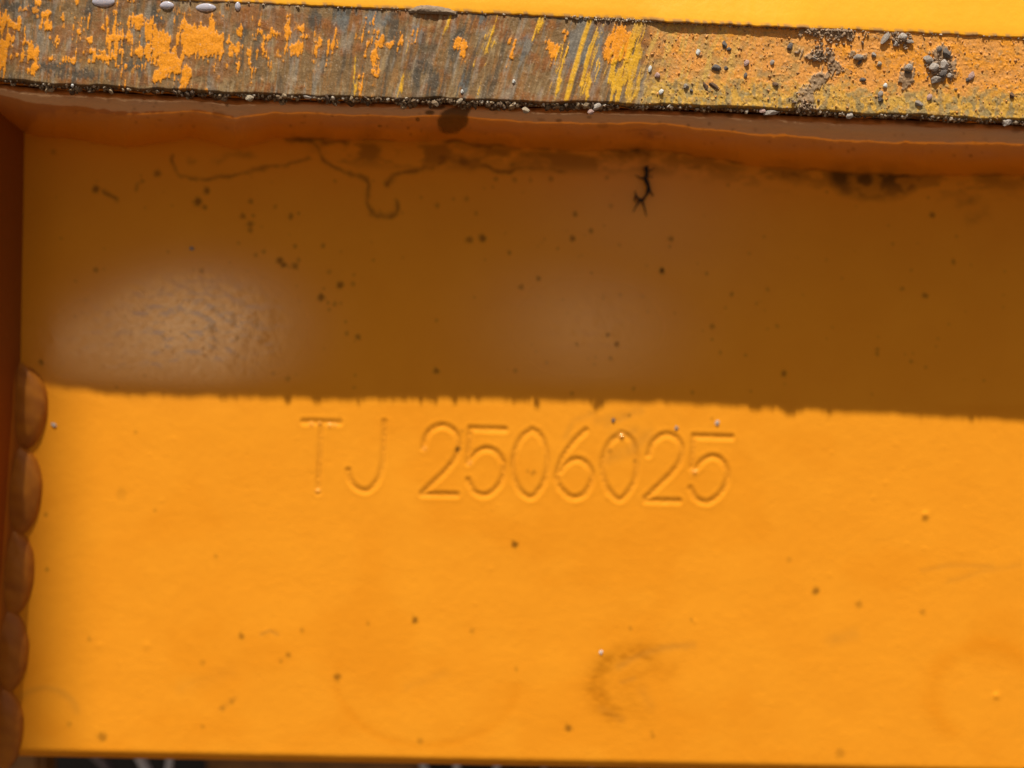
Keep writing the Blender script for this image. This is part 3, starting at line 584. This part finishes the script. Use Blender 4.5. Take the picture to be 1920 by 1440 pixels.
for u, v, rx, ry, kd, lb, rot in [(101,797,7,4,'pale','grey white speck lying on the plate near the upper weld beads',-50),(1269,803,4,5,'grey','grey grain above the second stamped 2',0),(1345,793,4,6,'pale','pale grain above the last stamped 5',0),(1127,1223,4,4,'white','tiny white grain above the crescent rub mark',0),(360,466,5,4,'grey','bluish grey speck above the glossy patch in the shade',0),(1150,788,4,4,'dark','dark grain above the second stamped 0',0)]:
    grit(u, v, rx, ry, kd, lb, rot, h=plate_h(u, v), group='grit lying on the stamped plate', flat=0.6, sub=2)

# crumbs of dirt along both rims of the worn edge (uncountable)
def crumbs(name, items, label, cat):
    tmpl = []
    for s_ in range(6):
        bm = stone_bm(s_+40, 1, 1.0, 0.9); bm.verts.ensure_lookup_table(); tmpl.append((np.array([v.co[:] for v in bm.verts]), np.array([[v.index for v in f.verts] for f in bm.faces]))); bm.free()
    Vs, Fs, Cs = [], [], []; off = 0
    for (u, v, h, r, c) in items:
        tv, tf = tmpl[rng.integers(0, 6)]
        a = rng.uniform(0, 6.28); ca, sa = math.cos(a), math.sin(a)
        q = tv*np.array([rng.uniform(.7, 1.5), 1, rng.uniform(.6, 1.1)])*r; q = np.stack([q[:, 0]*ca-q[:, 2]*sa, q[:, 1], q[:, 0]*sa+q[:, 2]*ca], 1)
        Vs.append(Wp(np.array(float(u)), np.array(float(v)), np.array(float(h)))+q*S); Fs.append(tf+off); off += len(tv); Cs.append(np.ones((len(tv), 1))*c)
    Vs, Fs, Cs = map(np.concatenate, (Vs, Fs, Cs))
    me = bpy.data.meshes.new(name); me.from_pydata(Vs.tolist(), [], Fs.tolist())
    a = me.attributes.new('Col', 'FLOAT_COLOR', 'POINT'); a.data.foreach_set('color', np.concatenate([Cs, np.ones((len(Cs), 1))], 1).astype(np.float32).ravel())
    o = link(name, me, M_crumb); return tag(o, label, cat, kind='stuff')
cs = [A_((170, 142, 106)), A_((140, 112, 80)), A_((192, 166, 134)), A_((120, 92, 60)), A_((96, 70, 44)), A_((214, 194, 168))]
items = []
def dens(u): return np.interp(u, [0, 60, 180, 500, 700, 1150, 1300, 1500, 1920], [.25, .6, .9, .9, 1, .9, .45, .5, .6])
nclump = fbm(np.arange(0, 2000)/22.0, np.zeros(2000), 261, 3)
while len(items) < 1500:
    u = rng.uniform(-20, 1940); 
    cl_ = nclump[int(np.clip(u, 0, 1999))]
    if rng.random() > dens(u)*smooth(0.3, 0.6, cl_)*1.3+0.1: continue
    r = rng.choice([1.4, 1.9, 2.4, 3.2, 4.4], p=[.3, .3, .22, .13, .05])
    dn = rng.uniform(-4, 5)+10*rng.random()*smooth(0.42, 0.7, cl_)*smooth(1300, 1000, u)
    r *= 1+0.5*smooth(0.45, 0.7, cl_)*smooth(1300, 1000, u); v = VB(u)+dn
    items.append((u, v, (213 if dn < 1 else 213.5-0.45*dn-rng.uniform(0.3, 3.5))+9*max(0, (960-u)/960)+3*max(0, (u-960)/960)+0.3*r, r, cs[rng.integers(0, 6)] if dn < 3 else cs[rng.choice([1, 3, 4, 0])]))
crust_items = items
crumbs('dirt_crust', items, 'brown crumbly dirt crust along the lower rim of the worn edge', 'dirt')
items = []
for _ in range(520):
    u = rng.choice([rng.uniform(1060, 1500), rng.uniform(760, 860), rng.uniform(240, 1930)], p=[.6, .15, .25]); r = rng.uniform(1.1, 2.6)
    items.append((u, VT(u)+rng.uniform(-3, 3), strip_h(u, VT(u)+3)+rng.uniform(0, 2), r, cs[rng.choice([0, 2, 5, 0, 1])]))
for _ in range(420):
    u = rng.uniform(1200, 1930); v = rng.uniform(VT(u)+6, VB(u)-4); r = rng.choice([1.2, 1.7, 2.3, 3.0], p=[.45, .3, .18, .07])
    c = [A_((240, 170, 90)), A_((200, 140, 80)), A_((230, 150, 60)), A_((170, 125, 80)), A_((225, 160, 90))][rng.integers(0, 5)]
    items.append((u, v, strip_h(u, v), r, c))
for cx, cy, rr, n_ in [(1760, 125, 26, 110), (1690, 74, 22, 60), (1565, 62, 40, 120), (1540, 105, 24, 60), (1505, 200, 22, 40), (1520, 55, 14, 30)]:
    for _ in range(n_):
        u = rng.normal(cx, rr*0.5); v = max(rng.normal(cy, rr*0.32), VT(u)+2); r = rng.uniform(1.5, 3.6)
        items.append((u, v, strip_h(u, v)+rng.uniform(0, 2), r, A_((172, 140, 108))*rng.uniform(.6, 1.3)))
crumbs('fine_grit', items, 'fine sandy grit sprinkled over the right half and top rim of the worn edge', 'grit')

# caked dirt hanging under the lower rim
uk = np.arange(20, 1930, 1.7); tk = np.linspace(0, 1, 14); UK, TK = np.meshgrid(uk, tk)
ck = fbm(UK/22.0, 0*UK, 261, 3)
dp = 2+15*smooth(0.35, 0.8, 0.55*ck+0.45*fbm(UK/9, 0*UK, 283, 2))*np.interp(UK, [0, 60, 180, 700, 1150, 1300, 1920], [.1, .5, .75, .9, .8, .3, .3])+4*(fbm(UK/5, 0*UK, 281, 3)-0.5)
VK = VB(UK)-5+(dp+5)*TK; HK = 212+9*np.clip((960-UK)/960, 0, 1)+3*np.clip((UK-960)/960, 0, 1)-(4+dp*0.45)*TK+2.5*(fbm(UK/5, VK/4, 285, 3)-0.5)-26*np.clip(TK-0.75, 0, 1)
kc = np.ones(UK.shape+(3,))*A_((104, 74, 46)); kc = mixc(kc, A_((160, 134, 104)), smooth(0.48, 0.62, fbm(UK/5, VK/4, 289, 3))); kc = mixc(kc, A_((84, 56, 32)), smooth(0.4, 1, TK))
tag(link('caked_dirt', grid_mesh('caked_dirt', Wp(UK, VK, HK), kc), M_crumb), 'dark brown caked dirt hanging under the lower rim of the worn edge', 'dirt', kind='stuff')

# low mud ridge on the top rim
mr = np.linspace(-1, 1, 60)[None]*np.ones((14, 1)); ms = np.linspace(0, 1, 14)[:, None]*np.ones((1, 60))
mh = np.sqrt(np.clip(1-mr**2, 0, 1))
MU = 812+46*mr; MV = VT(MU)-11*mh*(1-0.25*mr)*(1-ms)+ms*5; MH = 219+6*mh*np.sin(np.pi*np.clip(ms*0.8+0.1, 0, 1))+2.4*(fbm(MU/5, MV/3, 271, 3)-0.5)
mo = link('mud_ridge', grid_mesh('mud_ridge', Wp(MU, MV, MH), np.ones(MU.shape+(3,))*A_((152, 126, 98))), M_crumb)
tag(mo, 'low grey brown mud ridge caught on the top rim left of centre', 'mud')

# water drops at the top rim
wm, wt, wp = new_mat('water'); wp.inputs['Base Color'].default_value = (0.80, 0.74, 0.80, 1); wp.inputs['Roughness'].default_value = 0.06; wp.inputs['IOR'].default_value = 1.33
wp.inputs['Transmission Weight'].default_value = 0.55
for u, v, rx, ry, lb in [(194, 2, 19, 11, 'largest clear water drop at the top rim of the worn edge, leftmost'), (313, 10, 12, 8, 'small oval water drop between the two long ones on the top rim'), (386, 14, 17, 8, 'long flat water drop on the top rim, right of the small oval one'), (446, 12, 5, 9, 'tiny narrow water drop, rightmost on the top rim')]:
    bm = bmesh.new(); bmesh.ops.create_uvsphere(bm, u_segments=32, v_segments=20, radius=1)
    for q in bm.verts: q.co.x *= 1-0.12*q.co.z
    me = bpy.data.meshes.new('water_drop'); bm.to_mesh(me); bm.free(); me.polygons.foreach_set('use_smooth', np.ones(len(me.polygons), bool))
    o = link('water_drop', me, wm); o.location = Wp(np.array(float(u)), np.array(float(v)), np.array(strip_h(u, max(v, 3)))); o.scale = (rx*S, 3.6*S, ry*S*0.85)
    tag(o, lb, 'water drop', 'water drops on the top rim')

# black dried scrap of weed stuck in the shade
def tube(paths):
    bm = bmesh.new()
    for pts, r0, r1 in paths:
        prev = None; L = len(pts)
        for i, p in enumerate(pts):
            p = Vector(p); d = (Vector(pts[min(i+1, L-1)])-Vector(pts[max(i-1, 0)])).normalized(); a = d.orthogonal().normalized(); b = d.cross(a)
            r = r0+(r1-r0)*i/(L-1)
            ring = [bm.verts.new(p+(a*math.cos(k*math.tau/7)+b*math.sin(k*math.tau/7))*r) for k in range(7)]
            if prev:
                for k in range(7): bm.faces.new((prev[k], prev[(k+1) % 7], ring[(k+1) % 7], ring[k]))
            else: bm.faces.new(ring[::-1])
            prev = ring
        bm.faces.new(prev)
    return bm
def W3(u, v, h): return tuple(float(x) for x in Wp(np.array(float(u)), np.array(float(v)), np.array(float(h))))
br = [([(1212, 312, 8), (1213, 325, 10), (1210, 337, 9), (1216, 350, 10), (1214, 362, 9), (1207, 373, 8), (1200, 376, 6)], 5.5, 4), ([(1209, 330, 9), (1216, 345, 9), (1219, 358, 7), (1225, 368, 4)], 5, 1.5), ([(1200, 376, 7), (1193, 368, 6), (1190, 358, 5)], 3.6, 1),
      ([(1200, 376, 6), (1194, 384, 5), (1187, 398, 3)], 3.2, .8), ([(1203, 374, 6), (1208, 388, 5), (1212, 406, 3)], 3.2, .8), ([(1210, 335, 8), (1200, 334, 6), (1192, 328, 4)], 3, .8), ([(1212, 322, 8), (1222, 318, 5), (1228, 314, 3)], 2, .6), ([(1211, 322, 8), (1204, 314, 4)], 2, .6), ([(1213, 330, 8), (1224, 332, 4)], 2, .6),
      ([(1192, 366, 6), (1190, 376, 5), (1197, 380, 5)], 2.5, 1.5)]
bm = tube([([W3(*p) for p in pts], a*S*0.72, b*S*0.72) for pts, a, b in br])
me = bpy.data.meshes.new('weed_scrap'); bm.to_mesh(me); bm.free()
tag(link('weed_scrap', me, simple('black_plant', (0.012, 0.009, 0.006), 0.9, 4000, 0.0001)), 'black dried scrap of weed stuck to the plate in the shade', 'weed scrap')

# blurred pale stalks below the plate
M_stalk = simple('bleached_stalk', (0.66, 0.66, 0.70), 0.6, 600, 0.0001, 0.2)
M_stalk2 = simple('dull_stalk', (0.26, 0.22, 0.22), 0.7, 600, 0.0001, 0.2)
st = [((128, 1385), (185, 1425), (235, 1500), 9, -330, 1, 'dull curved dry grass stalk, leftmost below the plate'), ((222, 1380), (262, 1420), (285, 1500), 11, -260, 0, 'bright curved dry grass stalk below the left part of the plate'), ((322, 1385), (318, 1425), (312, 1500), 8, -260, 0, 'upright pale grass stalk beside the brown crossmember'),
      ((780, 1395), (792, 1430), (808, 1500), 9, -220, 0, 'leaning pale grass stalk right of the brown crossmember'), ((855, 1400), (856, 1430), (858, 1500), 8.5, -220, 0, 'straight pale grass stalk, second right of the crossmember'), ((938, 1400), (932, 1435), (926, 1500), 8, -220, 0, 'pale grass stalk leaning left below the plate middle'),
      ((1012, 1405), (1020, 1440), (1026, 1500), 7, -260, 1, 'faint grass stalk just right of the plate middle, first of the faint upright ones'), ((1102, 1410), (1108, 1440), (1112, 1500), 7, -260, 1, 'faint grass stalk below the crescent rub mark on the plate'), ((1196, 1410), (1200, 1440), (1204, 1500), 7, -240, 1, 'faint grass stalk right of the crescent rub mark, next to the rightmost one'), ((1305, 1415), (1298, 1440), (1290, 1500), 7, -260, 1, 'faint grass stalk under the last stamped 5, rightmost below the plate')]
for a, b, c, r, h, kd, lb in st:
    pts = catmull([a, b, c, (c[0]+(c[0]-b[0])*1.5, c[1]+320), (c[0]+(c[0]-b[0])*2, c[1]+900)], 5)
    bm = tube([([W3(x, y, h) for x, y in pts], r*0.8*S, r*1.3*S)])
    me = bpy.data.meshes.new('grass_stalk'); bm.to_mesh(me); bm.free(); me.polygons.foreach_set('use_smooth', np.ones(len(me.polygons), bool))
    tag(link('grass_stalk', me, M_stalk2 if kd else M_stalk), lb, 'grass stalk', 'dry grass stalks below the plate')
